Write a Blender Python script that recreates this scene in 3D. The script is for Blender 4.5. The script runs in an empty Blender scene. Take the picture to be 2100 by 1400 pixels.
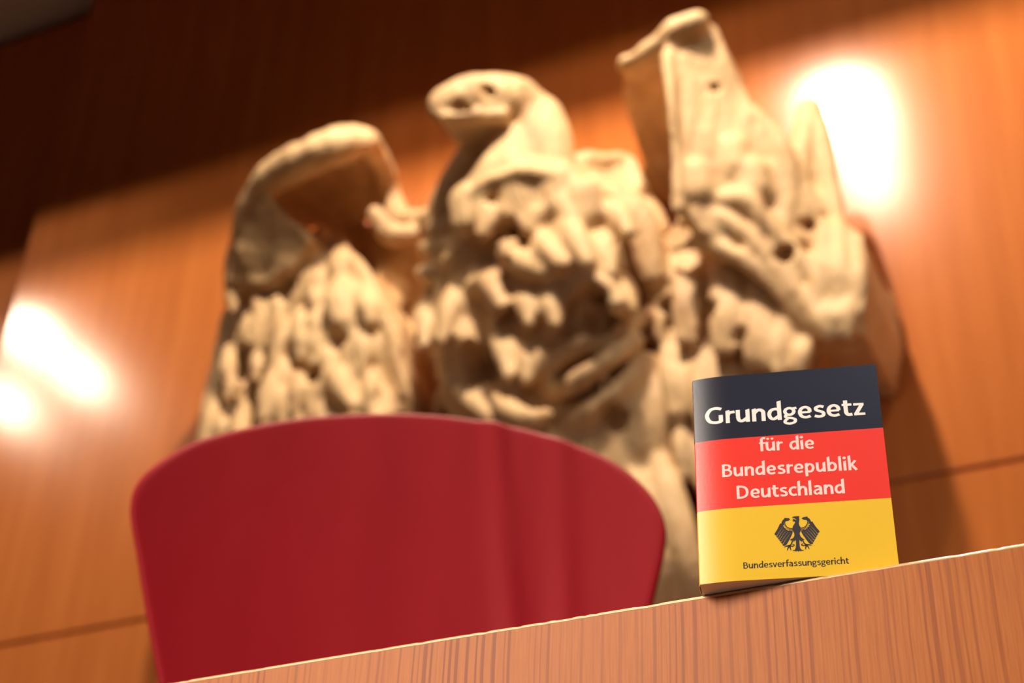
import bpy, bmesh, math, random
import numpy as np
from mathutils import Vector, Matrix, noise
from mathutils.geometry import tessellate_polygon

random.seed(7)
scene = bpy.context.scene
C = scene.collection

# ------------------------------------------------------------------ camera
FPX = 3246.537                       # focal length in pixels of the 2100 wide frame
CAMZ = 0.87                          # camera height above the courtroom floor
XA = Vector((0.90596817, -0.213831, -0.36537377))     # world axes seen by the lens (right, down, forward)
YA = Vector((0.42189728, 0.52737161, 0.73748347))
ZA = Vector((0.03499093, -0.82228675, 0.5679966))
right = Vector((XA[0], YA[0], ZA[0])); down = Vector((XA[1], YA[1], ZA[1])); fwd = Vector((XA[2], YA[2], ZA[2]))
cam_data = bpy.data.cameras.new('camera')
cam = bpy.data.objects.new('camera', cam_data)
C.objects.link(cam)
m = Matrix.Identity(4)
for i in range(3):
    m[i][0] = right[i]; m[i][1] = -down[i]; m[i][2] = -fwd[i]
m.translation = (0, 0, CAMZ)
cam.matrix_world = m
cam_data.sensor_width = 36.0
cam_data.lens = FPX / 2100 * 36
cam_data.clip_start = 0.05
cam_data.dof.use_dof = True
cam_data.dof.focus_distance = 0.87
cam_data.dof.aperture_fstop = 7.4
scene.camera = cam

# ------------------------------------------------------------------ light and exposure
scene.view_settings.view_transform = 'Standard'
scene.view_settings.look = 'None'
scene.view_settings.gamma = 1.0
scene.view_settings.use_curve_mapping = False
scene.view_settings.exposure = 0.0

world = bpy.data.worlds.new('World'); scene.world = world
world.use_nodes = True
world.node_tree.nodes['Background'].inputs[0].default_value = (1.0, 0.80, 0.70, 1)
world.node_tree.nodes['Background'].inputs[1].default_value = 0.03

LZ = CAMZ + 5.0                      # height of the ceiling spotlights
def spot(name, loc, target, power, col, size=130, blend=0.6, radius=0.055):
    l = bpy.data.lights.new(name, 'SPOT')
    l.energy = power; l.color = col; l.spot_size = math.radians(size); l.spot_blend = blend
    l.shadow_soft_size = radius
    o = bpy.data.objects.new(name, l); C.objects.link(o)
    o.location = loc
    o.rotation_euler = (Vector(target) - Vector(loc)).to_track_quat('-Z', 'Y').to_euler()
    return o
WARM = (1.0, 0.82, 0.60)
SPOTS = [  # x, y, watts, cone
    (-1.04, 1.60, 720, 130), (-1.04, 1.09, 110, 130),
    (-3.37, 1.60, 16, 130), (-3.37, 1.09, 8, 130),
    (-5.70, 1.62, 200, 98), (-5.70, 1.12, 130, 98),
    (-6.32, 1.05, 150, 104), (1.30, 1.60, 160, 110)]
for x, y, w, cone in SPOTS:
    spot('spotlight', (x, y, LZ), (x, 3.5, 3.9), w, WARM, cone, 0.3, 0.085)

def area(name, loc, target, power, col, sx, sy, spread=180):
    l = bpy.data.lights.new(name, 'AREA'); l.shape = 'RECTANGLE'; l.spread = math.radians(spread)
    l.size = sx; l.size_y = sy; l.energy = power; l.color = col
    o = bpy.data.objects.new(name, l); C.objects.link(o)
    o.location = loc
    o.rotation_euler = (Vector(target) - Vector(loc)).to_track_quat('-Z', 'Y').to_euler()
    return o
area('front_fill_light', (-1.2, -0.9, 2.2), (-0.4, 0.9, 1.25), 26, (1.0, 0.86, 0.72), 1.3, 1.0, 100)  # unseen soft light added to brighten book, bench panel and chair
area('cover_sheen_light', (2.1, -3.7, 5.7), (-0.15, 0.76, 1.3), 4.5, (0.95, 0.95, 1.0), 1.2, 0.9, 60)  # no window here: dim light added to give the cover its sheen
spot('edge_rim_light', (-0.8, 1.05, CAMZ + 5.0), (-0.5, 0.8, 1.2), 330, (1.0, 0.84, 0.66), 34, 0.5, 0.06)  # unseen spot added to light up the bench's top edge and the chair rim

# ------------------------------------------------------------------ helpers
def ray(px, py):
    v = Vector((px - 1050, py - 700, FPX))
    return Vector((XA.dot(v), YA.dot(v), ZA.dot(v)))
def at(px, py, Y):                   # the point seen at a pixel, on the upright plane y = Y
    d = ray(px, py)
    p = d * (Y / d.y)
    return Vector((p.x, p.y, p.z + CAMZ))

def tag(o, label, cat, group=None, kind=None):
    o['label'] = label; o['category'] = cat
    if group: o['group'] = group
    if kind: o['kind'] = kind
    return o
def empty(name, loc=(0, 0, 0), rz=0.0):
    o = bpy.data.objects.new(name, None); C.objects.link(o)
    o.location = loc; o.rotation_euler = (0, 0, rz); o.empty_display_size = 0.1
    return o
def link_mesh(name, me, mat, parent=None, smooth=False):
    o = bpy.data.objects.new(name, me); C.objects.link(o)
    for mm in (mat if isinstance(mat, (list, tuple)) else [mat]):
        me.materials.append(mm)
    if smooth:
        me.polygons.foreach_set('use_smooth', [True] * len(me.polygons))
    if parent: o.parent = parent
    return o
def obj(name, bm, mat, parent=None, smooth=False):
    bmesh.ops.recalc_face_normals(bm, faces=bm.faces[:])
    me = bpy.data.meshes.new(name); bm.to_mesh(me); bm.free()
    return link_mesh(name, me, mat, parent, smooth)
def box(bm, x0, x1, y0, y1, z0, z1, bev=0.0, seg=2):
    r = bmesh.ops.create_cube(bm, size=1)
    vs = r['verts']
    for v in vs:
        v.co = ((x0 + x1) / 2 + v.co.x * (x1 - x0), (y0 + y1) / 2 + v.co.y * (y1 - y0), (z0 + z1) / 2 + v.co.z * (z1 - z0))
    if bev > 0:
        es = list({e for v in vs for e in v.link_edges})
        bmesh.ops.bevel(bm, geom=es, offset=bev, segments=seg, affect='EDGES', profile=0.5)
def cyl(bm, c, r0, r1, h, seg=24):
    r = bmesh.ops.create_cone(bm, cap_ends=True, segments=seg, radius1=r0, radius2=r1, depth=h)
    for v in r['verts']: v.co += Vector((c[0], c[1], c[2] + h / 2))
def catmull(pts, n):
    P = [np.array(p, float) for p in pts]
    if len(P) == 2:
        return [P[0] + (P[1] - P[0]) * i / n for i in range(n + 1)]
    out = []
    E = [2 * P[0] - P[1]] + P + [2 * P[-1] - P[-2]]
    for i in range(1, len(E) - 2):
        a, b, c, d = E[i - 1], E[i], E[i + 1], E[i + 2]
        for k in range(n):
            t = k / n
            out.append(0.5 * (2 * b + (c - a) * t + (2 * a - 5 * b + 4 * c - d) * t * t + (3 * b - a - 3 * c + d) * t ** 3))
    out.append(P[-1])
    return out

# ------------------------------------------------------------------ materials
def mat(name):
    mt = bpy.data.materials.new(name); mt.use_nodes = True
    nt = mt.node_tree
    return mt, nt, nt.nodes['Principled BSDF']
def N(nt, typ, **kw):
    n = nt.nodes.new(typ)
    for k, v in kw.items(): setattr(n, k, v)
    return n
def simple(name, col, rough=0.5, spec=0.5, coat=0.0, coat_rough=0.1, sheen=0.0):
    mt, nt, b = mat(name)
    b.inputs['Base Color'].default_value = (*col, 1); b.inputs['Roughness'].default_value = rough
    b.inputs['Specular IOR Level'].default_value = spec
    b.inputs['Coat Weight'].default_value = coat; b.inputs['Coat Roughness'].default_value = coat_rough
    b.inputs['Sheen Weight'].default_value = sheen
    return mt
def ramp(nt, fac, stops):
    r = N(nt, 'ShaderNodeValToRGB')
    while len(r.color_ramp.elements) < len(stops): r.color_ramp.elements.new(0.5)
    for e, (p, c) in zip(r.color_ramp.elements, stops):
        e.position = p; e.color = (*c, 1)
    nt.links.new(fac, r.inputs[0])
    return r
def coords(nt, scale):
    tc = N(nt, 'ShaderNodeTexCoord'); mp = N(nt, 'ShaderNodeMapping')
    mp.inputs['Scale'].default_value = scale
    nt.links.new(tc.outputs['Object'], mp.inputs['Vector'])
    return mp.outputs['Vector']
def noise_node(nt, vec, scale, detail=4, rough=0.55, dist=0.0):
    n = N(nt, 'ShaderNodeTexNoise')
    n.inputs['Scale'].default_value = scale; n.inputs['Detail'].default_value = detail
    n.inputs['Roughness'].default_value = rough; n.inputs['Distortion'].default_value = dist
    nt.links.new(vec, n.inputs['Vector'])
    return n.outputs['Fac']
def mixc(nt, fac, a, b, blend='MIX'):
    mx = N(nt, 'ShaderNodeMix', data_type='RGBA', blend_type=blend)
    if hasattr(fac, 'links'): nt.links.new(fac, mx.inputs[0])
    else: mx.inputs[0].default_value = fac
    for s, i in ((a, 6), (b, 7)):
        if hasattr(s, 'links'): nt.links.new(s, mx.inputs[i])
        else: mx.inputs[i].default_value = (*s, 1)
    return mx.outputs[2]

def wall_wood():
    mt, nt, b = mat('varnished_wall_veneer')
    v = coords(nt, (9, 9, 0.55))
    f = noise_node(nt, v, 2.2, 5, 0.6)
    r = ramp(nt, f, [(0.25, (0.41, 0.118, 0.029)), (0.55, (0.47, 0.143, 0.037)), (0.8, (0.53, 0.174, 0.047))])
    nt.links.new(r.outputs[0], b.inputs['Base Color'])
    b.inputs['Roughness'].default_value = 0.42
    b.inputs['Specular IOR Level'].default_value = 0.0
    b.inputs['Coat Weight'].default_value = 0.42
    b.inputs['Coat Roughness'].default_value = 0.175
    b.inputs['Coat IOR'].default_value = 1.5
    return mt
def panel_wood():
    mt, nt, b = mat('larch_bench_wood')
    tc = N(nt, 'ShaderNodeTexCoord')
    # slow waver of the growth lines up the board
    mp1 = N(nt, 'ShaderNodeMapping'); mp1.inputs['Scale'].default_value = (3.0, 0.6, 5.0)
    nt.links.new(tc.outputs['Object'], mp1.inputs['Vector'])
    wob = noise_node(nt, mp1.outputs['Vector'], 1.6, 2, 0.5)
    sx = N(nt, 'ShaderNodeSeparateXYZ'); nt.links.new(tc.outputs['Object'], sx.inputs[0])
    ad = N(nt, 'ShaderNodeMath', operation='MULTIPLY_ADD'); nt.links.new(wob, ad.inputs[0]); ad.inputs[1].default_value = 0.007
    nt.links.new(sx.outputs[0], ad.inputs[2])
    n1 = N(nt, 'ShaderNodeTexNoise', noise_dimensions='1D'); n1.inputs['Scale'].default_value = 300; n1.inputs['Detail'].default_value = 1
    nt.links.new(ad.outputs[0], n1.inputs['W'])
    n2 = N(nt, 'ShaderNodeTexNoise', noise_dimensions='1D'); n2.inputs['Scale'].default_value = 9; n2.inputs['Detail'].default_value = 2
    nt.links.new(ad.outputs[0], n2.inputs['W'])
    lines = ramp(nt, n1.outputs['Fac'], [(0.53, (0, 0, 0)), (0.63, (1, 1, 1))])
    strength = ramp(nt, n2.outputs['Fac'], [(0.40, (0.22, 0.22, 0.22)), (0.60, (0.95, 0.95, 0.95))])
    mul = N(nt, 'ShaderNodeMath', operation='MULTIPLY'); nt.links.new(lines.outputs[0], mul.inputs[0]); nt.links.new(strength.outputs[0], mul.inputs[1])
    v2 = coords(nt, (160, 160, 8)); fine = noise_node(nt, v2, 4, 3, 0.6)
    basec = ramp(nt, fine, [(0.3, (0.39, 0.110, 0.022)), (0.7, (0.46, 0.142, 0.030))])
    c = mixc(nt, mul.outputs[0], basec.outputs[0], (0.25, 0.060, 0.015))
    nt.links.new(c, b.inputs['Base Color'])
    b.inputs['Roughness'].default_value = 0.38
    b.inputs['Specular IOR Level'].default_value = 0.13
    b.inputs['Coat Weight'].default_value = 0.0; b.inputs['Coat Roughness'].default_value = 0.25
    bp = N(nt, 'ShaderNodeBump'); bp.inputs['Strength'].default_value = 0.06; bp.inputs['Distance'].default_value = 0.002
    nt.links.new(fine, bp.inputs['Height']); nt.links.new(bp.outputs[0], b.inputs['Normal'])
    return mt
def carved_wood():
    mt, nt, b = mat('carved_limewood')
    v = coords(nt, (1, 1, 0.35))
    f1 = noise_node(nt, v, 7, 5, 0.6, 0.6)
    f2 = noise_node(nt, coords(nt, (14, 14, 3)), 4, 3, 0.6)
    r = ramp(nt, f1, [(0.30, (0.40, 0.22, 0.11)), (0.48, (0.66, 0.43, 0.22)), (0.72, (0.80, 0.58, 0.33))])
    c = mixc(nt, 0.3, r.outputs[0], (0.70, 0.48, 0.27))
    nt.links.new(c, b.inputs['Base Color'])
    b.inputs['Roughness'].default_value = 0.55
    b.inputs['Specular IOR Level'].default_value = 0.3
    bp = N(nt, 'ShaderNodeBump'); bp.inputs['Strength'].default_value = 0.5; bp.inputs['Distance'].default_value = 0.02
    nt.links.new(f2, bp.inputs['Height']); nt.links.new(bp.outputs[0], b.inputs['Normal'])
    return mt
def red_cloth():
    mt, nt, b = mat('red_upholstery')
    f = noise_node(nt, coords(nt, (1, 1, 1)), 900, 2, 0.6)
    g = noise_node(nt, coords(nt, (6, 6, 1.5)), 3, 3, 0.5)
    c = mixc(nt, g, (0.24, 0.004, 0.008), (0.30, 0.006, 0.013))
    nt.links.new(c, b.inputs['Base Color'])
    b.inputs['Roughness'].default_value = 0.55
    b.inputs['Specular IOR Level'].default_value = 0.10
    b.inputs['Sheen Weight'].default_value = 0.05; b.inputs['Sheen Roughness'].default_value = 0.35
    b.inputs['Sheen Tint'].default_value = (1.0, 0.25, 0.35, 1)
    bp = N(nt, 'ShaderNodeBump'); bp.inputs['Strength'].default_value = 0.15; bp.inputs['Distance'].default_value = 0.0005
    nt.links.new(f, bp.inputs['Height']); nt.links.new(bp.outputs[0], b.inputs['Normal'])
    return mt
def cover_mat(name, col):
    mt, nt, b = mat(name)
    b.inputs['Base Color'].default_value = (*col, 1)
    b.inputs['Roughness'].default_value = 0.27
    b.inputs['Specular IOR Level'].default_value = 0.5
    f = noise_node(nt, coords(nt, (1, 1, 1)), 420, 4, 0.65, 0.8)
    bp = N(nt, 'ShaderNodeBump'); bp.inputs['Strength'].default_value = 0.08; bp.inputs['Distance'].default_value = 0.0004
    nt.links.new(f, bp.inputs['Height']); nt.links.new(bp.outputs[0], b.inputs['Normal'])
    return mt
M = dict(
    wall=wall_wood(), panel=panel_wood(), carved=carved_wood(), red=red_cloth(),
    plaster=simple('ceiling_plaster', (0.62, 0.55, 0.50), 0.9, 0.1),
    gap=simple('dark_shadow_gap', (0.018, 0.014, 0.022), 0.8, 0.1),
    floor=simple('grey_carpet_floor', (0.20, 0.16, 0.14), 0.9, 0.1),
    steel=simple('chair_steel', (0.55, 0.55, 0.56), 0.25, 0.5),
    black=cover_mat('cover_black', (0.012, 0.013, 0.028)),
    redc=cover_mat('cover_red', (0.82, 0.040, 0.026)),
    yellow=cover_mat('cover_yellow', (0.83, 0.52, 0.032)),
    white_ink=simple('white_ink', (0.90, 0.85, 0.78), 0.35),
    pink_ink=simple('pale_pink_ink', (0.84, 0.66, 0.62), 0.35),
    black_ink=simple('black_ink', (0.022, 0.016, 0.022), 0.4),
    edge=simple('worn_edge_rim_glint', (0.74, 0.44, 0.20), 0.3, 0.5, 0.8, 0.2),  # worn varnish, with the highlight on the rim put into the pale colour
    paper=simple('book_paper', (0.86, 0.79, 0.73), 0.8, 0.2),
    lampm=simple('lamp_housing', (0.05, 0.05, 0.05), 0.4),
)

# ------------------------------------------------------------------ room
W = 3.5
CEIL = CAMZ + 5.18
SEAM = CAMZ + 1.988
XL = -3.82                            # free left end of the projecting wall panel
def struct(name, bm, mt, label, cat):
    return tag(obj(name, bm, mt), label, cat, kind='structure')
bm = bmesh.new(); box(bm, -8, 4, -5, 4.2, -0.1, 0)
struct('floor', bm, M['floor'], 'dark carpeted courtroom floor in front of the judges bench', 'floor')
bm = bmesh.new(); box(bm, -7.6, 4, 0.86, 4.0, 0.0, 0.45)
struct('trim_1', bm, M['floor'], 'low carpeted platform carrying the red chair behind the bench', 'platform')
bm = bmesh.new()
box(bm, XL, 4.0, W, W + 0.10, 0.45, SEAM - 0.006, 0.003)
box(bm, XL, 4.0, W, W + 0.10, SEAM + 0.006, CEIL, 0.003)
box(bm, XL + 0.01, 4.0, W + 0.012, W + 0.09, SEAM - 0.02, SEAM + 0.02)
struct('wall_back', bm, M['wall'], 'glossy reddish brown wood panelled wall behind the carved eagle', 'wall')
WL = W + 0.12
bm = bmesh.new()
box(bm, -8, XL + 0.3, WL, WL + 0.1, 0.45, SEAM - 0.006, 0.003)
box(bm, -8, XL + 0.3, WL, WL + 0.1, SEAM + 0.006, CEIL - 0.075, 0.003)
box(bm, -8, XL + 0.3, WL + 0.012, WL + 0.09, SEAM - 0.02, SEAM + 0.02)
struct('wall_left', bm, M['wall'], 'set back wood wall strip beyond the left end of the main panelling', 'wall')
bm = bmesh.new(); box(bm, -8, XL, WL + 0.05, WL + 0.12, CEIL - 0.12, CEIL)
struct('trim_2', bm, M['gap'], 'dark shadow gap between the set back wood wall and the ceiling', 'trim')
bm = bmesh.new(); box(bm, -8, 4, 0.2, 4.2, CEIL, CEIL + 0.1)
struct('ceiling', bm, M['plaster'], 'pale plaster ceiling showing in the top left corner', 'ceiling')
bm = bmesh.new(); box(bm, -8, 4, 2.45, 2.50, CAMZ + 4.32, CEIL)  # unseen beam added to throw the straight shadow line on the upper wall
struct('trim_3', bm, M['plaster'], 'unseen downstand beam added to cut the spotlights off from the upper wall', 'beam')

# ------------------------------------------------------------------ bench with its front panel
TOP = CAMZ + 0.3786
EDGE = 0.7497
bench = empty('judges_bench', (0, EDGE, 0))
tag(bench, 'light orange wooden judges bench, its grained front panel carrying the small book', 'bench')
bm = bmesh.new(); box(bm, -2.6, 1.8, 0, 0.05, 0.0, TOP - 0.0024)
obj('front_panel', bm, M['panel'], bench)
bm = bmesh.new()                      # rounded, slightly nibbled top edge, its bright rim painted in by a paler colour
nx = 880; sec = [(0.0, -0.0024), (0.0, -0.0016), (0.0004, -0.0008), (0.0011, -0.0002), (0.0022, 0.0), (0.0478, 0.0), (0.0494, -0.0006), (0.05, -0.0024)]
rows_ = []
for i in range(nx + 1):
    x = -1.0 + 1.3 * i / nx
    w = noise.noise(Vector((x * 55, 0.3, 0))) * 0.5 + noise.noise(Vector((x * 190, 4.1, 0))) * 0.5
    w = max(0.0, w - 0.05) * 0.0011
    rows_.append([bm.verts.new((x, y + (w if k in (1, 2, 3) else 0), TOP + z - (w * 0.8 if k in (2, 3, 4) and k < 4 else 0))) for k, (y, z) in enumerate(sec)])
rows_.insert(0, [bm.verts.new((-2.6, y, TOP + z)) for y, z in sec]); rows_.append([bm.verts.new((1.8, y, TOP + z)) for y, z in sec])
for r0, r1 in zip(rows_, rows_[1:]):
    for k in range(len(sec) - 1): bm.faces.new((r0[k], r0[k + 1], r1[k + 1], r1[k]))
    bm.faces.new((r0[-1], r0[0], r1[0], r1[-1]))
bm.faces.new(rows_[0]); bm.faces.new(rows_[-1][::-1])
obj('top_edge', bm, M['edge'], bench, True)['label'] = 'worn rounded top edge, its bright rim painted in by a paler colour'
bm = bmesh.new(); box(bm, -2.6, 1.8, 0.052, 0.095, TOP - 0.13, TOP - 0.10, 0.002)
obj('desk_top', bm, M['panel'], bench)
for sx in (-2.58, 1.75):
    bm = bmesh.new(); box(bm, sx, sx + 0.03, 0.052, 0.09, 0.45, TOP - 0.13, 0.002)
    obj('side_panel', bm, M['panel'], bench)

# ------------------------------------------------------------------ the red chair
cb = Vector((-0.512, 0.859, 0)).normalized()      # away from the lens
ca = Vector((cb.y, -cb.x, 0))                     # chair's lateral axis
KD = 1.52
ZC = CAMZ + 0.62
def chair_b(xa, z):
    s = KD - 0.75 * xa * xa - 0.35 * max(0, abs(xa) - 0.17) ** 2 + 0.10 * (z - ZC)
    return s
def ripple(xa, z):
    lo = max(0.0, min(1.0, (ZC + 0.17 - z) / 0.25))
    r = 0.0070 * math.exp(-((xa - 0.135 + 0.10 * (z - ZC)) / 0.012) ** 2)
    r += 0.0055 * math.exp(-((xa - 0.185 + 0.03 * (z - ZC)) / 0.012) ** 2)
    r -= 0.0022 * math.exp(-((xa - 0.160) / 0.012) ** 2) * lo
    r += 0.0010 * math.exp(-((xa + 0.03) / 0.03) ** 2) + 0.0008 * math.exp(-((xa + 0.15) / 0.03) ** 2)
    return r
def chair_hit(px, py):
    d = ray(px, py); lo, hi = 0.0, 3.0 / d.length * 1.3
    for _ in range(60):
        t = (lo + hi) / 2; p = d * t
        if p.dot(cb) < chair_b(p.dot(ca), p.z + CAMZ): lo = t
        else: hi = t
    p = d * lo
    return p.dot(ca), p.z + CAMZ
edge_px = [(395, 1720), (352, 1540), (325, 1400), (301, 1270), (281, 1145), (269, 1075), (267, 1040), (274, 1006), (298, 972), (342, 939),
           (400, 908), (490, 882), (600, 862), (700, 853), (800, 850), (900, 854), (1000, 867), (1100, 888), (1200, 921),
           (1272, 958), (1322, 1000), (1352, 1042), (1366, 1085), (1364, 1130), (1350, 1195), (1330, 1275), (1290, 1420), (1240, 1560), (1180, 1700),
           (1000, 1775), (800, 1800), (560, 1790)]
loop = catmull(edge_px + [edge_px[0]], 5)[:-1]
out2 = [chair_hit(p[0], p[1]) for p in loop]
cx = sum(p[0] for p in out2) / len(out2); cz = sum(p[1] for p in out2) / len(out2)
chair_base = cb * (KD - 0.25) + ca * cx + Vector((0, 0, 0.45))
chair = empty('office_chair', chair_base)
tag(chair, 'red upholstered chair with a wide rounded backrest standing behind the bench', 'chair')
bm = bmesh.new()
rings = [1.0, 0.997, 0.99, 0.98, 0.96, 0.92] + [0.92 - 0.92 * i / 26 for i in range(1, 26)]
TH = 0.0075
def shell(sign):
    allr = []
    for s in rings:
        e = 0.0 if s < 0.975 else (s - 0.975) / 0.025
        hth = TH * math.sqrt(max(0.0, 1 - e * e))
        rg = []
        for (xa, z) in out2:
            x2 = cx + (xa - cx) * s; z2 = cz + (z - cz) * s
            b = chair_b(x2, z2)
            b += -hth - (ripple(x2, z2) if s < 0.985 else 0) if sign < 0 else hth
            rg.append(bm.verts.new(ca * x2 + cb * b + Vector((0, 0, z2)) - chair_base))
        allr.append(rg)
    n = len(out2)
    for r0, r1 in zip(allr, allr[1:]):
        for i in range(n):
            bm.faces.new((r0[i], r0[(i + 1) % n], r1[(i + 1) % n], r1[i]))
    bm.faces.new(allr[-1])
shell(-1); shell(1)
bmesh.ops.remove_doubles(bm, verts=bm.verts[:], dist=0.0001)
obj('backrest', bm, M['red'], chair, True)
rot = Matrix((( ca.x, cb.x, 0), (ca.y, cb.y, 0), (0, 0, 1)))
def chair_part(name, bm_, mt, smooth=False):
    bmesh.ops.transform(bm_, matrix=rot.to_4x4(), verts=bm_.verts[:])
    return obj(name, bm_, mt, chair, smooth)
bm = bmesh.new(); box(bm, -0.23, 0.23, -0.20, 0.20, 0.42, 0.49, 0.03, 4); chair_part('seat', bm, M['red'], True)
bm = bmesh.new(); box(bm, -0.05, 0.05, 0.17, 0.255, 0.40, 0.52, 0.01); box(bm, -0.05, 0.05, -0.05, 0.2, 0.395, 0.42, 0.005); chair_part('back_bracket', bm, M['steel'])
bm = bmesh.new(); cyl(bm, (0, 0, 0.06), 0.028, 0.025, 0.34); chair_part('gas_column', bm, M['steel'], False)
for k in range(5):
    a = k * 2 * math.pi / 5
    bm = bmesh.new(); box(bm, 0.0, 0.27, -0.018, 0.018, 0.05, 0.08, 0.006)
    bmesh.ops.rotate(bm, verts=bm.verts[:], cent=(0, 0, 0), matrix=Matrix.Rotation(a, 3, 'Z'))
    leg = chair_part('base_leg', bm, M['steel'])
    bm = bmesh.new()
    r = bmesh.ops.create_cone(bm, cap_ends=True, segments=20, radius1=0.025, radius2=0.025, depth=0.03)
    bmesh.ops.rotate(bm, verts=bm.verts[:], cent=(0, 0, 0), matrix=Matrix.Rotation(math.pi / 2, 3, 'X'))
    bmesh.ops.translate(bm, verts=bm.verts[:], vec=(0.26, 0, 0.025))
    bmesh.ops.rotate(bm, verts=bm.verts[:], cent=(0, 0, 0), matrix=Matrix.Rotation(a, 3, 'Z'))
    bmesh.ops.transform(bm, matrix=rot.to_4x4(), verts=bm.verts[:])
    obj('caster', bm, M['lampm'], leg, True)

# ------------------------------------------------------------------ the book
BL = Vector((-0.246698, 0.735323, TOP)); BR = Vector((-0.1446548, 0.76006537, TOP))
BL = ray(1433, 1195); BL = BL * (0.3786 / BL.z); BL.z = TOP
BR = ray(1845, 1172); BR = BR * (0.3786 / BR.z); BR.z = TOP
BW = (BR - BL).length; BH = 0.1308; BT = 0.019
yaw = math.atan2(BR.y - BL.y, BR.x - BL.x)
book = empty('paperback_book', BL, yaw)
tag(book, 'small paperback standing on the bench edge, black, red and yellow cover with white lettering', 'book')
def front(u):                         # how far the cover bows back towards the spine (local y)
    return 0.0022 * max(0.0, 1 - u / 0.022) ** 2.0
def mm(u, v, lift=0.0):               # millimetres on the cover -> local point
    return Vector((u / 1000, front(u / 1000) - lift, v / 1000))
# cover: front board, spine and back board as one bent sheet with three colour bands
prof = []
us = [BW * (1 - i / 40) for i in range(40)] + [BW * 0.012, 0.0006]
for u in us: prof.append((u, front(u)))
for i in range(1, 8):
    t = i / 8; prof.append((-0.0004 * math.sin(math.pi * t), front(0) + 0.0005 + (BT - 0.003 - front(0)) * t))
for i in range(11): prof.append((0.001 + (BW - 0.001) * i / 10, BT - 0.0030 * max(0, 1 - (i / 10) * 6) ** 2))
th = 0.00028
bm = bmesh.new()
zs = [0, 0.0015, 0.022, 0.0440, 0.0440, 0.066, 0.0884, 0.0884, 0.110, 0.129, BH]
bands = [2, 2, 2, None, 1, 1, None, 0, 0, 0]
def inset(k):                         # inner side of the sheet
    a = Vector(prof[max(0, k - 1)]); b = Vector(prof[min(len(prof) - 1, k + 1)])
    t = (b - a).normalized(); return Vector(prof[k]) + Vector((-t.y, t.x)) * -th
outer = [[bm.verts.new((p[0], p[1], z)) for p in prof] for z in zs]
inner = [[bm.verts.new((*inset(k), z)) for k in range(len(prof))] for z in zs]
for i, bd in enumerate(bands):
    if bd is None: continue
    for k in range(len(prof) - 1):
        for grid, fl in ((outer, 0), (inner, 1)):
            f = bm.faces.new((grid[i][k], grid[i][k + 1], grid[i + 1][k + 1], grid[i + 1][k])); f.material_index = bd if not fl else 3
for k in range(len(prof) - 1):
    for zi in (0, len(zs) - 1):
        f = bm.faces.new((outer[zi][k], outer[zi][k + 1], inner[zi][k + 1], inner[zi][k])); f.material_index = 3
for zi in range(len(zs) - 1):
    if bands[zi] is None: continue
    for k in (0, len(prof) - 1):
        f = bm.faces.new((outer[zi][k], outer[zi + 1][k], inner[zi + 1][k], inner[zi][k])); f.material_index = 3
bmesh.ops.remove_doubles(bm, verts=bm.verts[:], dist=0.00002)
bmesh.ops.recalc_face_normals(bm, faces=bm.faces[:]); bm.normal_update()
for e in bm.edges:
    if len(e.link_faces) != 2 or e.calc_face_angle(0) > 0.7: e.smooth = False
obj('cover', bm, [M['black'], M['redc'], M['yellow'], M['paper']], book, True)
# pages
bm = bmesh.new()
pp = []
for i in range(21):
    u = 0.0004 + (BW - 0.0012) * i / 20; pp.append((u, front(u) + 0.0005))
qq = [(0.0004 + (BW - 0.0012) * i / 20, BT - 0.0006 - 0.0030 * max(0, 1 - (i / 20) * 6) ** 2) for i in range(20, -1, -1)]
pl = pp + qq
lo = [bm.verts.new((p[0], p[1], 0.0002)) for p in pl]; hi = [bm.verts.new((p[0], p[1], BH - 0.0006)) for p in pl]
for i in range(len(pl)):
    j = (i + 1) % len(pl); bm.faces.new((lo[i], lo[j], hi[j], hi[i]))
bm.faces.new(lo[::-1]); bm.faces.new(hi)
obj('page_block', bm, M['paper'], book)

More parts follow.
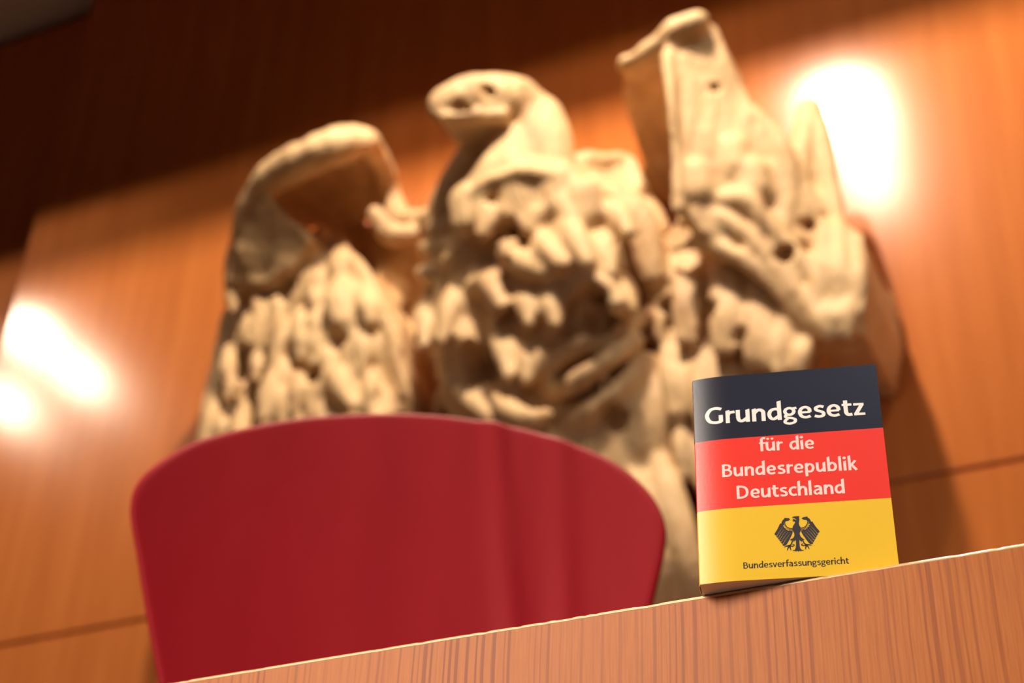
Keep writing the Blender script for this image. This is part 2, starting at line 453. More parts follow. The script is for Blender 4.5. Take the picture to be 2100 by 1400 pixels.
# lettering: every glyph is drawn from strokes in a box with cap height 100, baseline 0
def arc(cx_, cy_, rx, ry, n=16): return [(cx_ + rx * math.cos(2 * math.pi * i / n), cy_ + ry * math.sin(2 * math.pi * i / n)) for i in range(n + 1)]
GL = {
 'G': (80, [('c', [(69, 84), (48, 91), (25, 83), (12, 52), (22, 18), (46, 8), (68, 13)], 1), ('l', [(66, 50), (66, 10)], 1.05)]),
 'r': (41, [('l', [(12, 0), (12, 73)], 1), ('c', [(13, 44), (20, 59), (40, 63)], .92)]),
 'u': (60, [('c', [(11, 73), (11, 28), (16, 11), (28, 8), (46, 24)], 1), ('l', [(48, 73), (48, 0)], 1)]),
 'n': (60, [('l', [(12, 0), (12, 73)], 1), ('c', [(13, 46), (24, 62), (37, 65), (47, 54), (48, 36), (48, 0)], 1)]),
 'd': (61, [('c', [(48, 58), (34, 65), (17, 57), (10, 36), (15, 15), (28, 8), (47, 24)], .95), ('l', [(49, 110), (49, 0)], 1)]),
 'g': (55, [('c', arc(26, 46, 17, 19), .85), ('l', [(36, 61), (54, 65)], .8), ('c', [(18, 30), (10, 20), (15, 11), (34, 7), (46, -2), (43, -17), (25, -24), (9, -18), (8, -6), (18, 4)], .8)]),
 'e': (58, [('l', [(12, 36), (50, 36)], .72), ('c', [(48, 36), (46, 55), (32, 66), (16, 57), (10, 36), (16, 15), (32, 7), (50, 13)], .92)]),
 's': (50, [('c', [(43, 61), (28, 66), (14, 58), (15, 45), (28, 37), (40, 28), (39, 12), (24, 7), (7, 12)], .9)]),
 't': (41, [('c', [(17, 90), (17, 40), (18, 19), (25, 8), (40, 9)], 1), ('l', [(3, 65), (40, 65)], .82)]),
 'z': (50, [('l', [(5, 64), (44, 64)], .85), ('l', [(38, 64), (12, 9)], .95), ('l', [(5, 8), (47, 8)], .85)]),
 'f': (38, [('c', [(42, 103), (30, 104), (20, 96), (19, 80), (19, 0)], 1), ('l', [(4, 65), (40, 65)], .82)]),
 'i': (25, [('l', [(12, 0), (12, 73)], 1), ('d', (12, 97), .62)]),
 'l': (25, [('l', [(12, 0), (12, 112)], 1)]),
 'B': (67, [('l', [(14, 0), (14, 100)], 1), ('c', [(14, 92), (36, 92), (49, 84), (49, 66), (37, 55), (14, 53)], .85), ('c', [(14, 53), (38, 53), (54, 42), (54, 20), (40, 8), (14, 8)], .88)]),
 'D': (79, [('l', [(14, 0), (14, 100)], 1), ('c', [(14, 92), (38, 91), (58, 78), (65, 50), (58, 22), (38, 9), (14, 8)], .95)]),
 'p': (61, [('l', [(12, 73), (12, -28)], 1), ('c', [(13, 48), (28, 64), (43, 58), (50, 37), (44, 15), (31, 7), (13, 12)], .95)]),
 'b': (61, [('l', [(12, 112), (12, 0)], 1), ('c', [(13, 48), (28, 64), (43, 58), (50, 37), (44, 15), (31, 7), (13, 12)], .95)]),
 'k': (55, [('l', [(12, 112), (12, 0)], 1), ('l', [(45, 73), (20, 38)], .92), ('l', [(22, 42), (49, 0)], .98)]),
 'c': (48, [('c', [(46, 61), (32, 66), (17, 58), (10, 37), (16, 15), (31, 7), (46, 12)], .92)]),
 'h': (60, [('l', [(12, 0), (12, 112)], 1), ('c', [(13, 46), (24, 62), (37, 65), (47, 54), (48, 36), (48, 0)], 1)]),
 'a': (56, [('c', [(10, 61), (27, 66), (41, 58), (44, 38), (44, 0)], .98), ('c', [(43, 41), (26, 39), (12, 30), (12, 14), (24, 7), (43, 20)], .82)]),
 'v': (53, [('l', [(6, 73), (27, 2)], .92), ('l', [(48, 73), (26, 2)], .86)]),
 ' ': (32, []),
}
GL['ü'] = (60, GL['u'][1] + [('d', (17, 97), .52), ('d', (42, 97), .52)])
LIFT = 0.00006
def lettering(name, text, u0, v0, u1, v1, cap, weight, mt, stretch=1.2):
    sy = cap / 100; sx = sy * stretch
    tot = (u1 - u0) / sx
    track = (tot - sum(GL[ch][0] for ch in text) + 6) / (len(text) - 1)
    bm = bmesh.new(); pen = -4.0; layer = 0
    def P(x, y):
        t = (x) / tot
        uu = u0 + x * sx; vv = v0 + (v1 - v0) * t + y * sy
        return bm.verts.new(mm(uu, vv, LIFT + layer * 2e-6))
    for ch in text:
        adv, strokes = GL[ch]
        for kind, pts, wf in strokes:
            layer = (layer + 1) % 7
            w = weight * wf
            if kind == 'd':
                q = [(pts[0] + w * math.cos(a * math.pi / 8), pts[1] + w * math.sin(a * math.pi / 8)) for a in range(16)]
                bm.faces.new([P(pen + a, b) for a, b in q]); continue
            pl_ = catmull(pts, 7) if kind == 'c' else catmull(pts, 2)
            prev = None
            for i, p in enumerate(pl_):
                a = pl_[max(0, i - 1)]; b = pl_[min(len(pl_) - 1, i + 1)]
                d = b - a; d = d / (np.linalg.norm(d) + 1e-9)
                if kind == 'c' and len(pts) == 17 and i in (0, len(pl_) - 1):
                    d = np.array([0.0, 1.0])
                nx, ny = -d[1] * w / 2, d[0] * w / 2
                if kind == 'l' and abs(d[0]) < 0.01 and i in (0, len(pl_) - 1) and abs(pts[0][1] - pts[1][1]) > 60 and p[1] > 60:
                    # stems end in a slanted cut at the top
                    sl = 3.0 if nx < 0 else -3.0
                    cur = (P(pen + p[0] + nx, p[1] - sl), P(pen + p[0] - nx, p[1] + sl))
                else:
                    cur = (P(pen + p[0] + nx, p[1] + ny), P(pen + p[0] - nx, p[1] - ny))
                if prev: bm.faces.new((prev[0], prev[1], cur[1], cur[0]))
                prev = cur
        pen += adv + track
    o = obj(name, bm, mt, book)
    return o
lettering('title_lettering', 'Grundgesetz', 6.8, 99.0, 96.4, 97.4, 11.5, 15.8, M['white_ink'], 1.27)['label'] = 'large white title lettering Grundgesetz'
lettering('subtitle_lettering', 'für die', 36.4, 78.7, 66.8, 78.0, 8.1, 15.8, M['pink_ink'])
lettering('subtitle_lettering', 'Bundesrepublik', 14.9, 63.8, 88.9, 62.7, 8.2, 15.8, M['pink_ink'])
lettering('subtitle_lettering', 'Deutschland', 22.4, 49.5, 81.2, 48.6, 8.2, 15.8, M['pink_ink'])
lettering('publisher_lettering', 'Bundesverfassungsgericht', 24.0, 6.9, 79.5, 6.3, 3.75, 14.5, M['black_ink'])['label'] = 'small black lettering along the bottom of the yellow band'

# printed eagle emblem on the yellow band
ub = Vector((math.cos(yaw), math.sin(yaw), 0)); nb = Vector((ub.y, -ub.x, 0))
BL0 = BL - Vector((0, 0, CAMZ))
def cover_uv(ex, ey):                 # a point of the emblem as drawn -> millimetres on the cover
    d = ray(1560 + ex / 8.75, 1030 + ey / 8.75)
    p = d * (BL0.dot(nb) / d.dot(nb))
    return ((p - BL0).dot(ub) * 1000, (p.z - BL0.z) * 1000)
bm = bmesh.new()
ulayer = 0
def epoly(uv):
    vs = [bm.verts.new(mm(u, v, LIFT + ulayer * 2e-6)) for u, v in uv]
    for tri in tessellate_polygon([[Vector((u, v, 0)) for u, v in uv]]):
        try: bm.faces.new([vs[i] for i in tri])
        except ValueError: pass
def estroke(pts, ws, mirror=None):
    uv = [cover_uv(*p) for p in pts]
    if mirror is not None: uv = [(2 * mirror - u, v) for u, v in uv]
    q = catmull([(u, v, w) for (u, v), w in zip(uv, ws)], 6)
    L_, R_ = [], []
    for i, p in enumerate(q):
        a = q[max(0, i - 1)]; b = q[min(len(q) - 1, i + 1)]
        d = (b - a)[:2]; d = d / (np.linalg.norm(d) + 1e-9)
        w = max(p[2], 0.01) / 2
        L_.append((p[0] - d[1] * w, p[1] + d[0] * w)); R_.append((p[0] + d[1] * w, p[1] - d[0] * w))
    vl = [bm.verts.new(mm(u, v, LIFT + ulayer * 2e-6)) for u, v in L_]; vr = [bm.verts.new(mm(u, v, LIFT + ulayer * 2e-6)) for u, v in R_]
    for i in range(len(q) - 1): bm.faces.new((vl[i], vr[i], vr[i + 1], vl[i + 1]))
body_e = [(692, 245), (640, 248), (600, 250), (568, 262), (560, 274), (585, 276), (612, 288), (632, 305), (640, 318), (628, 312), (605, 297), (580, 290), (566, 296), (580, 308),
          (600, 316), (574, 318), (572, 336), (596, 342), (618, 350), (604, 384), (578, 425), (566, 465), (572, 505), (598, 545), (606, 590), (590, 628),
          (560, 650), (522, 662), (538, 672), (530, 688), (560, 680), (572, 700), (585, 684), (596, 716), (606, 690), (630, 676),
          (632, 760), (628, 812), (612, 850), (572, 856), (592, 874), (616, 868), (628, 880), (658, 868), (682, 886), (698, 868), (728, 876), (742, 864), (762, 870), (778, 852),
          (738, 850), (712, 824), (700, 780), (694, 672), (712, 690), (732, 716), (742, 686), (756, 690), (754, 676), (792, 672), (760, 648), (722, 618), (704, 580), (700, 548),
          (722, 500), (720, 450), (694, 412), (684, 372), (694, 320), (690, 280)]
epoly([cover_uv(*p) for p in body_e])
uc = (cover_uv(262, 588)[0] + cover_uv(1045, 548)[0]) / 2
arm = [(572, 462), (520, 458), (478, 438), (446, 398), (438, 360), (452, 336), (486, 332), (510, 320), (530, 298), (500, 282), (428, 276), (414, 300), (386, 328), (372, 366), (362, 410),
       (376, 424), (412, 408), (430, 430), (470, 476), (520, 498), (576, 500)]
tips = [(262, 588), (292, 626), (320, 660), (344, 694), (372, 732), (402, 768)]
roots = [(380, 385), (396, 425), (424, 456), (458, 484), (496, 506), (540, 522)]
inner_gap = [(422, 360), (428, 405), (462, 452), (515, 478), (570, 482)]
for mir in (None, uc):
    ulayer = 1
    uv = [cover_uv(*p) for p in arm]
    if mir: uv = [(2 * mir - u, v) for u, v in uv]
    epoly(uv)
    for i, ((rx, ry), (tx, ty)) in enumerate(zip(roots, tips)):
        mx, my = (rx + tx) / 2 + 8, (ry + ty) / 2 + 4
        ulayer = 2 + i % 2
        estroke([(rx, ry), (mx, my), (tx + 10, ty - 14), (tx, ty)], [2.0, 1.95, 1.6, 0.35], mir)
    ulayer = 4
    estroke([(540, 505), (520, 580), (440, 745), (405, 766)], [2.2, 2.1, 1.5, 0.4], mir)
    estroke([(568, 690), (552, 740), (520, 775)], [0.75, 0.7, 0.8], mir)
    for tgt in ((425, 802), (476, 862), (545, 862), (470, 795)):
        estroke([(522, 776), ((522 + tgt[0]) / 2 - 4, (776 + tgt[1]) / 2 - 8), tgt], [0.8, 0.75, 0.3], mir)
    estroke([(522, 776), (570, 786), (600, 770), (588, 752), (566, 760)], [0.7, 0.7, 0.6, 0.55, 0.3], mir)
obj('eagle_emblem', bm, M['black_ink'], book)['label'] = 'black spread eagle emblem printed on the yellow band'
bm = bmesh.new(); ulayer = 5
for mir in (None, uc):
    estroke(inner_gap, [0.05, 0.2, 0.22, 0.2, 0.1], mir)
    for i, ((rx, ry), (tx, ty)) in enumerate(zip(roots, tips)):
        if i == 0: continue
        estroke([(rx - 4, ry + 26), ((rx + tx) / 2 - 6, (ry + ty) / 2 - 2), (tx - 6, ty - 16)], [0.03, 0.09, 0.14], mir)
obj('emblem_line', bm, M['yellow'], book)['label'] = 'thin yellow lines inside the printed eagle wings'

# ------------------------------------------------------------------ the carved eagle
PX = 0.00178                          # metres per pixel at the wall
EY = W
def P3(px, py, dy): return at(px, py, EY - dy)
eagle = empty('eagle_sculpture', P3(1080, 700, 0.0))
tag(eagle, 'large carved pale wooden eagle with raised wings mounted on the wood wall', 'sculpture')
EO = Vector(eagle.location)

class Lump:
    def __init__(self): self.bm = bmesh.new()
    def tube(self, pts, flat=0.8, n=6, seg=12):
        """pts: (px, py, distance from wall, radius px); a tapering rounded strand"""
        P = catmull([(*P3(p[0], p[1], p[2]), p[3] * PX) for p in pts], n)
        rings = []
        bm = self.bm
        first, last = P[0], P[-1]
        cent = [Vector(q[:3]) for q in P]; rad = [max(q[3], 0.003) for q in P]
        t0 = (cent[1] - cent[0]).normalized(); t1 = (cent[-1] - cent[-2]).normalized()
        ext = []
        for k in (0.95, 0.75, 0.4):
            ext.append((cent[0] - t0 * rad[0] * k, rad[0] * math.sqrt(1 - k * k)))
        seq = ext + list(zip(cent, rad))
        for k in (0.4, 0.75, 0.95):
            seq.append((cent[-1] + t1 * rad[-1] * k, rad[-1] * math.sqrt(1 - k * k)))
        for i, (c, r) in enumerate(seq):
            a = seq[max(0, i - 1)][0]; b = seq[min(len(seq) - 1, i + 1)][0]
            t = (b - a).normalized()
            y = Vector((0, 1, 0)); s = t.cross(y)
            if s.length < 0.05: s = t.cross(Vector((0, 0, 1)))
            s.normalize(); y2 = s.cross(t).normalized()
            rings.append([bm.verts.new(c + s * math.cos(2 * math.pi * k / seg) * r + y2 * math.sin(2 * math.pi * k / seg) * r * flat - EO) for k in range(seg)])
        for r0, r1 in zip(rings, rings[1:]):
            for k in range(seg):
                bm.faces.new((r0[k], r0[(k + 1) % seg], r1[(k + 1) % seg], r1[k]))
        bm.faces.new(rings[0][::-1]); bm.faces.new(rings[-1])
    def plate(self, pts, back=0.0, thick=None):
        """pts: (px, py, distance from wall): a slab reaching straight back to the given distance from the wall"""
        F = [P3(*p) for p in pts]
        bm = self.bm
        vf = [bm.verts.new(p - EO) for p in F]
        vb = [bm.verts.new(Vector((p.x, (EY - back) if thick is None else p.y + thick, p.z)) - EO) for p in F]
        for tri in tessellate_polygon([[Vector((p[0], p[1], 0)) for p in pts]]):
            bm.faces.new([vf[i] for i in tri]); bm.faces.new([vb[i] for i in reversed(tri)])
        n = len(F)
        for i in range(n):
            j = (i + 1) % n; bm.faces.new((vf[i], vf[j], vb[j], vb[i]))
    def loft(self, rows, thick):
        """rows of (px, py, distance from wall): a bent sheet of the given thickness through the rows"""
        G = [[np.array([*P3(*p)]) for p in catmull(r, 5)] for r in rows]
        cols = [catmull([g[k] for g in G], 6) for k in range(len(G[0]))]
        bm = self.bm
        f = [[bm.verts.new(Vector(p) - EO) for p in c] for c in cols]
        b = [[bm.verts.new(Vector((p[0], min(p[1] + thick * .4, EY), p[2] + thick)) - EO) for p in c] for c in cols]
        for i in range(len(f) - 1):
            for j in range(len(f[0]) - 1):
                bm.faces.new((f[i][j], f[i + 1][j], f[i + 1][j + 1], f[i][j + 1]))
                bm.faces.new((b[i][j], b[i][j + 1], b[i + 1][j + 1], b[i + 1][j]))
        for g, h in ((f[0], b[0]), (f[-1], b[-1]), ([r[0] for r in f], [r[0] for r in b]), ([r[-1] for r in f], [r[-1] for r in b])):
            for k in range(len(g) - 1): bm.faces.new((g[k], g[k + 1], h[k + 1], h[k]))
    def build(self, name, voxel, carves=(), seed=0, amp=0.008, grain=(9, 9, 2.2)):
        bm = self.bm
        bmesh.ops.recalc_face_normals(bm, faces=bm.faces[:])
        me = bpy.data.meshes.new(name + '_rough'); bm.to_mesh(me); bm.free()
        o = bpy.data.objects.new(name + '_rough', me); C.objects.link(o)
        md = o.modifiers.new('r', 'REMESH'); md.mode = 'VOXEL'; md.voxel_size = voxel
        sm = o.modifiers.new('s', 'SMOOTH'); sm.factor = 0.5; sm.iterations = 3
        dg = bpy.context.evaluated_depsgraph_get()
        me2 = bpy.data.meshes.new_from_object(o.evaluated_get(dg))
        bpy.data.objects.remove(o); bpy.data.meshes.remove(me)
        n = len(me2.vertices)
        co = np.empty(n * 3); me2.vertices.foreach_get('co', co); co = co.reshape(-1, 3)
        no = np.empty(n * 3); me2.vertices.foreach_get('normal', no); no = no.reshape(-1, 3)
        g = np.array(grain)
        for i in range(n):
            p = Vector(co[i] * g) + Vector((seed, seed * 2.1, 0))
            d = noise.noise(p) * amp + noise.noise(p * 2.3) * amp * 0.5
            co[i] += no[i] * d
        for (px, py, dy, r, depth) in carves:
            c = np.array(P3(px, py, dy) - EO)
            q = co - c; q[:, 1] *= 0.5
            dist = np.linalg.norm(q, axis=1) / (r * PX)
            w_ = np.clip(1 - dist ** 2, 0, 1) ** 1.2
            co[:, 1] += w_ * depth
            co[:, 2] += w_ * depth * 0.55
        lim = EY - EO.y + 0.0
        co[:, 1] = np.minimum(co[:, 1], lim - 0.001)
        me2.vertices.foreach_set('co', co.ravel()); me2.update()
        me2.name = name
        return link_mesh(name, me2, M['carved'], eagle, True)

rnd = random.Random(3)
# --- body with head, neck and tail
B = Lump()
B.tube([(1092, 272, .34, 60), (1085, 335, .34, 80), (1085, 430, .32, 135), (1095, 560, .26, 172), (1090, 700, .22, 165), (1115, 850, .17, 150), (1190, 1010, .17, 140), (1270, 1180, .14, 110)], .62)
B.tube([(1092, 262, .40, 56), (1045, 218, .47, 56), (1000, 205, .53, 48), (945, 208, .58, 36), (912, 214, .60, 26)], .85)           # head and beak
B.tube([(1060, 190, .50, 26), (1000, 176, .56, 20), (945, 180, .60, 17), (905, 196, .62, 15), (893, 222, .62, 13), (905, 240, .61, 11)], .9)  # brow and hooked tip
B.tube([(1030, 238, .53, 15), (970, 238, .58, 12), (915, 240, .61, 10)], .9)                                                      # upper beak edge
B.plate([(884, 212, .60), (898, 186, .60), (945, 168, .58), (1010, 160, .55), (1065, 190, .50), (1075, 240, .48), (1020, 250, .52), (960, 246, .56), (900, 242, .60)], 0.24)   # flat underside of the head
B.tube([(1092, 250, .42, 52), (1112, 300, .42, 52), (1130, 360, .42, 40)], .8)
B.tube([(990, 300, .40, 30), (955, 350, .40, 36), (925, 410, .38, 40), (905, 470, .34, 34)], .8)
B.tube([(1060, 290, .44, 50), (1040, 360, .46, 58)], .7)
# mantle over the breast
for (x, y, r) in ((1010, 395, 42), (1075, 400, 52), (1140, 395, 44), (1195, 420, 34), (960, 430, 36)):
    B.tube([(x, y - 20, .48, r), (x - 2, y + 22, .48, r * .8)], .6)
B.tube([(965, 405, .50, 10), (1005, 372, .52, 12), (1060, 356, .53, 12), (1120, 356, .52, 12), (1190, 378, .48, 12), (1240, 400, .40, 12)], .8)
for a in ([(1005, 440), (990, 480)], [(1050, 432), (1062, 462)], [(1105, 440), (1088, 468)], [(1150, 420), (1168, 446)]):
    B.tube([(a[0][0], a[0][1], .49, 24), (a[1][0], a[1][1], .50, 14)], .7)
B.plate([(745, 480, .07), (800, 455, .10), (880, 440, .12), (900, 620, .1), (880, 800, .08), (820, 800, .06), (770, 600, .06)], 0.0)
B.tube([(1130, 500, .36, 80), (1150, 590, .35, 95), (1140, 690, .32, 90)], .7)
# breast feathers
LEAF = [((1140, 440), (1172, 480), (1205, 540), 22), ((1030, 515), (1070, 540), (1118, 562), 19), ((885, 470), (905, 470), (930, 460), 20), ((870, 510), (898, 508), (925, 498), 17),
        ((905, 545), (935, 528), (960, 505), 20), ((862, 560), (880, 560), (905, 548), 16), ((1105, 480), (1120, 510), (1150, 545), 20), ((1095, 520), (1128, 540), (1160, 545), 18),
        ((1210, 470), (1235, 510), (1250, 560), 20), ((1060, 600), (1080, 625), (1085, 665), 17), ((1120, 590), (1135, 620), (1140, 665), 22), ((1180, 560), (1160, 595), (1140, 630), 26),
        ((1200, 560), (1230, 590), (1265, 625), 26), ((1165, 560), (1200, 575), (1240, 590), 22), ((1260, 560), (1275, 600), (1290, 640), 20), ((1000, 545), (1012, 590), (1030, 630), 18),
        ((945, 580), (925, 625), (905, 700), 20), ((962, 600), (1000, 580), (1018, 640), 20), ((1018, 640), (1026, 700), (1042, 775), 18), ((960, 640), (955, 690), (975, 735), 16),
        ((880, 600), (868, 650), (870, 710), 16), ((1080, 690), (1090, 730), (1080, 780), 18), ((1225, 420), (1262, 440), (1290, 480), 22), ((1060, 470), (1040, 495), (1035, 520), 14)]
for p0, p1, p2, r in LEAF:
    x = (p0[0] - 1085) / 230
    dz = .47 - .16 * x * x - (max(0, p1[1] - 520) * .0004)
    B.tube([(*p0, dz - .02, r * .7), (*p1, dz + .03, r * 1.1), (*p2, dz + .055, r * .55)], .9)
# loose curled feathers of the belly and the leg
for pts in ([(1110, 790, .36, 14), (1150, 730, .39, 18), (1210, 700, .39, 18), (1270, 680, .36, 17), (1320, 645, .30, 14)],
            [(1120, 815, .34, 13), (1180, 785, .38, 17), (1235, 745, .38, 17), (1300, 700, .33, 15)],
            [(1022, 815, .38, 15), (1046, 845, .42, 18), (1085, 858, .43, 15), (1125, 850, .38, 9)],
            [(1140, 880, .30, 14), (1200, 850, .34, 18), (1270, 800, .33, 18), (1330, 740, .28, 15)],
            [(930, 790, .30, 14), (975, 830, .33, 16), (1020, 870, .33, 16), (1080, 910, .32, 14)],
            [(1290, 760, .28, 20), (1300, 830, .28, 24), (1310, 920, .26, 22)],
            [(1250, 850, .28, 20), (1270, 930, .27, 24), (1290, 1010, .24, 20)],
            [(1345, 760, .25, 20), (1352, 840, .26, 24), (1350, 930, .24, 20)]):
    B.tube(pts, .9)
for k in range(8):                    # tail feathers
    x0 = 1130 + k * 30; x1 = 1180 + k * 34
    B.tube([(x0, 900 + 8 * (k % 3), .22, 20), ((x0 + x1) / 2, 1030, .24 + .03 * (k % 2), 24), (x1, 1180, .22 + .03 * (k % 2), 22), (x1 + 16, 1270, .18, 12)], .8)
fr = random.Random(11)
for k in range(120):                  # smaller overlapping feathers down the flanks and the belly
    x = fr.uniform(865, 1320); y = fr.uniform(560, 1000)
    if 1.0 < ((x - 1090) / 235) ** 2: continue
    q = (x - 1090) / 240
    dz = .36 - .17 * q * q - max(0, y - 560) * .00035 + fr.uniform(-.02, .03)
    ln = fr.uniform(35, 75); sl = q * 26 + fr.uniform(-14, 14); r = fr.uniform(10, 19)
    B.tube([(x - sl * .5, y - ln * .5, dz - .03, r * .7), (x, y, dz + .01, r), (x + sl * .6, y + ln * .5, dz + .035, r * .45)], 1.0)
B.build('body', 0.0105, [(997, 182, .60, 13, .05), (930, 208, .64, 13, .09), (948, 207, .64, 13, .09), (966, 206, .64, 13, .09), (1208, 632, .46, 34, .16), (972, 735, .40, 34, .10), (1035, 478, .50, 26, .10),
        (1255, 850, .34, 22, .10), (1000, 395, .54, 14, .05)], 1, .009)

# --- the low wing, on the picture's left
L = Lump()
L.plate([(470, 600, .25), (560, 520, .31), (690, 480, .285), (745, 540, .31), (790, 620, .31), (812, 720, .29), (838, 800, .27), (850, 950, .18), (620, 1060, .16), (400, 1060, .16), (392, 930, .16), (410, 820, .17), (440, 700, .18)], 0.0)
L.plate([(620, 505, .05), (700, 466, .05), (812, 452, .05), (815, 560, .05), (720, 610, .05)], 0.0)
L.plate([(452, 582, .34), (488, 500, .40), (520, 430, .45), (550, 400, .47), (590, 440, .43), (640, 490, .38), (600, 545, .36), (540, 582, .35)], 0.10)
L.loft([[(475, 560, .30), (508, 430, .42), (560, 358, .47), (640, 312, .50), (705, 292, .48), (752, 290, .43)],
        [(520, 545, .24), (550, 440, .26), (600, 390, .26), (660, 365, .26), (725, 350, .26), (787, 340, .22)],
        [(560, 520, .12), (600, 480, .08), (640, 470, .06), (700, 470, .05), (760, 450, .06), (815, 440, .10)]], 0.055)
L.tube([(470, 575, .30, 14), (492, 500, .36, 22), (515, 425, .42, 28), (562, 358, .47, 34), (640, 318, .50, 36), (705, 298, .47, 34), (742, 292, .42, 30)], .9)
L.tube([(640, 300, .40, 20), (700, 282, .42, 22), (742, 288, .42, 30), (768, 312, .33, 26), (788, 352, .24, 22), (802, 410, .17, 22), (830, 455, .16, 24), (890, 445, .24, 24)], .9)
L.tube([(770, 440, .28, 16), (800, 480, .25, 18), (850, 480, .22, 20)], .9)
for k in range(60):
    x = rnd.uniform(450, 790); y = rnd.uniform(560, 900)
    if x < 470 + (620 - y) * .15 or x > 700 + (y - 480) * .28: continue
    L.tube([(x, y - 30, .285, 9), (x + rnd.uniform(-9, 5), y, .30, rnd.uniform(11, 17)), (x - 6, y + rnd.uniform(24, 44), .305, 8)], 1.0)
for (x, y, x2, y2, r) in ((620, 470, 612, 560, 22), (660, 480, 655, 570, 24), (700, 500, 690, 590, 22), (580, 500, 560, 590, 20), (640, 560, 600, 640, 24), (700, 580, 700, 660, 26), (742, 590, 760, 660, 22),
                          (650, 640, 640, 740, 26), (700, 660, 690, 760, 26), (745, 660, 740, 760, 22), (560, 600, 510, 700, 18), (600, 640, 560, 740, 20),
                          (520, 620, 480, 740, 16), (640, 740, 620, 850, 22), (690, 750, 720, 830, 24), (740, 760, 800, 850, 20), (580, 740, 540, 860, 20), (520, 740, 500, 850, 14),
                          (470, 700, 440, 850, 16), (440, 820, 415, 950, 20), (500, 840, 480, 960, 18), (560, 850, 540, 980, 20), (620, 850, 620, 980, 22), (690, 830, 700, 960, 22), (760, 850, 770, 960, 20), (790, 640, 812, 720, 20)):
    dz = .25 + rnd.uniform(-.02, .05)
    L.tube([(x, y, dz - .02, r * .75), ((x + x2) / 2 + rnd.uniform(-8, 8), (y + y2) / 2, dz + .02, r), (x2, y2, dz + .03, r * .6)], .9)
L.build('wing', 0.0105, [(530, 860, .3, 18, .08), (640, 770, .32, 18, .07), (590, 585, .32, 20, .06), (700, 700, .32, 14, .03)], 5, .012)

# --- the tall wing, on the picture's right
Rw = Lump()
Rw.plate([(1356, 112, .50), (1378, 66, .51), (1430, 30, .50), (1466, 52, .46), (1512, 145, .42), (1548, 215, .39), (1602, 262, .36), (1645, 345, .33), (1690, 430, .31), (1650, 500, .31), (1540, 520, .36), (1440, 480, .42), (1392, 430, .45), (1378, 300, .48)], 0.0)
Rw.plate([(1384, 440, .30), (1430, 250, .30), (1470, 120, .28), (1540, 230, .26), (1690, 430, .26), (1650, 520, .28), (1440, 500, .30)], 0.0)
Rw.plate([(1274, 128, .46), (1300, 108, .46), (1345, 78, .48), (1430, 30, .50), (1440, 62, .50), (1390, 88, .50), (1350, 112, .48), (1310, 130, .46), (1286, 144, .46)], 0.0, 0.07)
Rw.loft([[(1276, 132, .46), (1310, 116, .47), (1368, 104, .49)], [(1281, 215, .26), (1325, 220, .24), (1380, 230, .22)], [(1340, 410, .04), (1365, 420, .04), (1396, 425, .04)]], 0.05)
Rw.tube([(1284, 130, .46, 19), (1306, 122, .46, 15), (1335, 100, .48, 16), (1380, 64, .50, 18), (1430, 46, .50, 18)], .9)
Rw.tube([(1366, 115, .50, 10), (1378, 220, .50, 10), (1386, 320, .48, 10), (1394, 430, .46, 12)], .9)
Rw.tube([(1658, 222, .26, 16), (1648, 300, .28, 17), (1640, 400, .30, 17), (1632, 500, .32, 15)], .9)
Rw.tube([(1666, 222, .26, 13), (1688, 310, .27, 14), (1704, 400, .28, 14), (1720, 470, .29, 14)], .9)
Rw.tube([(1550, 235, .37, 16), (1600, 300, .35, 20), (1612, 400, .34, 18), (1600, 500, .35, 15)], .9)
Rw.plate([(1640, 460, .30), (1722, 438, .33), (1772, 482, .34), (1790, 580, .34), (1776, 690, .33), (1690, 690, .33), (1640, 650, .30)], 0.02)
Rw.plate([(1320, 560, .26), (1396, 430, .30), (1560, 470, .32), (1660, 490, .31), (1690, 640, .30), (1680, 760, .27), (1600, 930, .24), (1420, 1000, .22), (1360, 800, .22)], 0.0)
Rw.tube([(1380, 510, .34, 9), (1450, 500, .38, 11), (1530, 538, .38, 12), (1590, 590, .36, 11), (1650, 660, .34, 10)], .9)
Rw.tube([(1400, 455, .38, 10), (1480, 448, .40, 13), (1560, 512, .38, 13), (1630, 600, .36, 13), (1700, 690, .34, 11)], .9)
Rw.tube([(1440, 425, .40, 12), (1520, 412, .40, 18), (1580, 465, .38, 16), (1660, 560, .35, 14), (1720, 650, .34, 12)], .9)
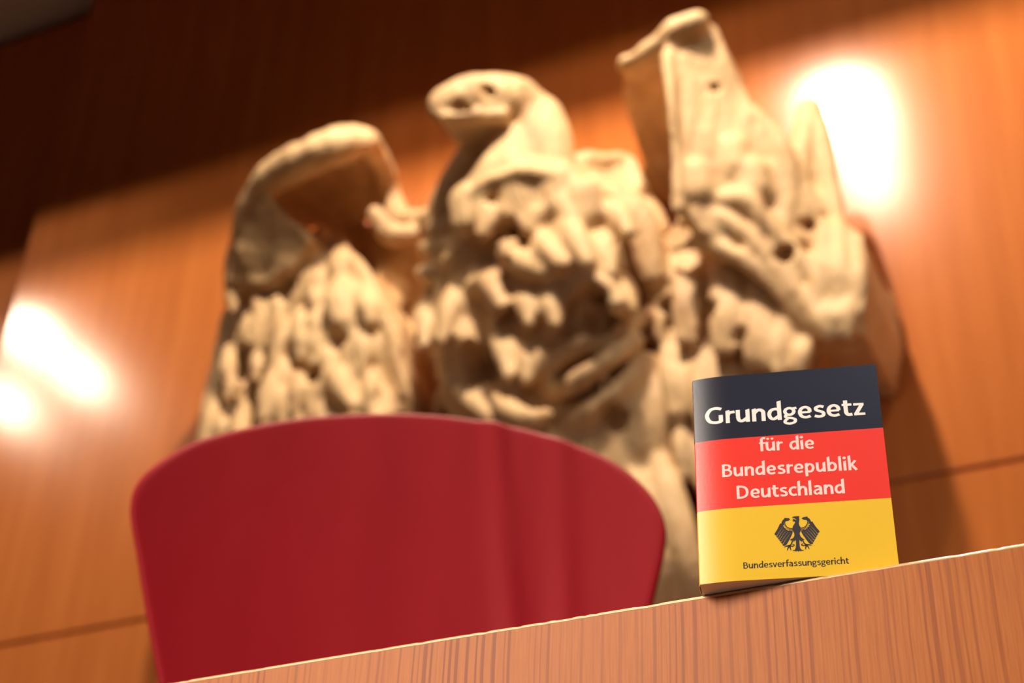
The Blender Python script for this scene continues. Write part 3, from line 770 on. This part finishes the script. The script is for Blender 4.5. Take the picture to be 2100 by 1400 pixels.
for (x, y, r) in ((1425, 375, 24), (1440, 300, 20), (1500, 330, 26), (1540, 380, 30), (1480, 240, 16), (1420, 190, 16), (1560, 300, 18)):
    Rw.tube([(x, y - 20, .455 - (x - 1380) * .0005, r * 1.1), (x + 3, y + 20, .445 - (x - 1380) * .0005, r * 1.3)], .7)
for (x, y, x2, y2, r, dz) in ((1335, 560, 1330, 690, 14, .26), (1358, 550, 1352, 690, 14, .28), (1402, 535, 1396, 700, 17, .31), (1428, 540, 1420, 700, 15, .31), (1478, 560, 1474, 720, 17, .33), (1504, 570, 1500, 720, 15, .33),
                              (1548, 600, 1540, 740, 17, .33), (1575, 615, 1568, 750, 15, .33), (1606, 640, 1600, 770, 18, .33), (1655, 690, 1640, 770, 16, .33),
                              (1372, 690, 1380, 850, 17, .28), (1400, 700, 1405, 850, 14, .28), (1438, 710, 1440, 880, 17, .29), (1470, 710, 1470, 880, 15, .29), (1505, 730, 1500, 900, 17, .28), (1560, 760, 1550, 900, 18, .28),
                              (1395, 840, 1400, 980, 18, .25), (1430, 860, 1440, 1000, 16, .24), (1470, 880, 1475, 1010, 18, .24),
                              (1690, 470, 1684, 640, 20, .345), (1720, 470, 1722, 620, 16, .35), (1758, 490, 1765, 640, 18, .345), (1735, 600, 1742, 690, 18, .35), (1695, 610, 1704, 690, 18, .35)):
    Rw.tube([(x, y, dz - .03, r * .8), ((x + x2) / 2 + rnd.uniform(-5, 5), (y + y2) / 2, dz, r), (x2, y2, dz, r * .6)], .9)
Rw.plate([(1150, 352, .36), (1215, 326, .28), (1288, 314, .19), (1325, 420, .20), (1345, 470, .25), (1290, 485, .30), (1220, 450, .34)], 0.0)
Rw.tube([(1160, 345, .30, 28), (1225, 332, .26, 22), (1280, 335, .18, 20), (1310, 410, .20, 24), (1345, 480, .24, 26)], .8)        # shoulder
Rw.tube([(1220, 385, .34, 24), (1280, 420, .34, 26), (1320, 480, .32, 28), (1345, 570, .30, 24)], .8)
Rw.build('wing', 0.0105, [(1442, 92, .44, 9, .05), (1436, 130, .44, 9, .03), (1465, 185, .43, 9, .04), (1602, 510, .40, 17, .12), (1368, 625, .30, 16, .12), (1448, 640, .34, 18, .12), (1520, 690, .34, 12, .06), (1655, 455, .34, 14, .08)], 9, .011)
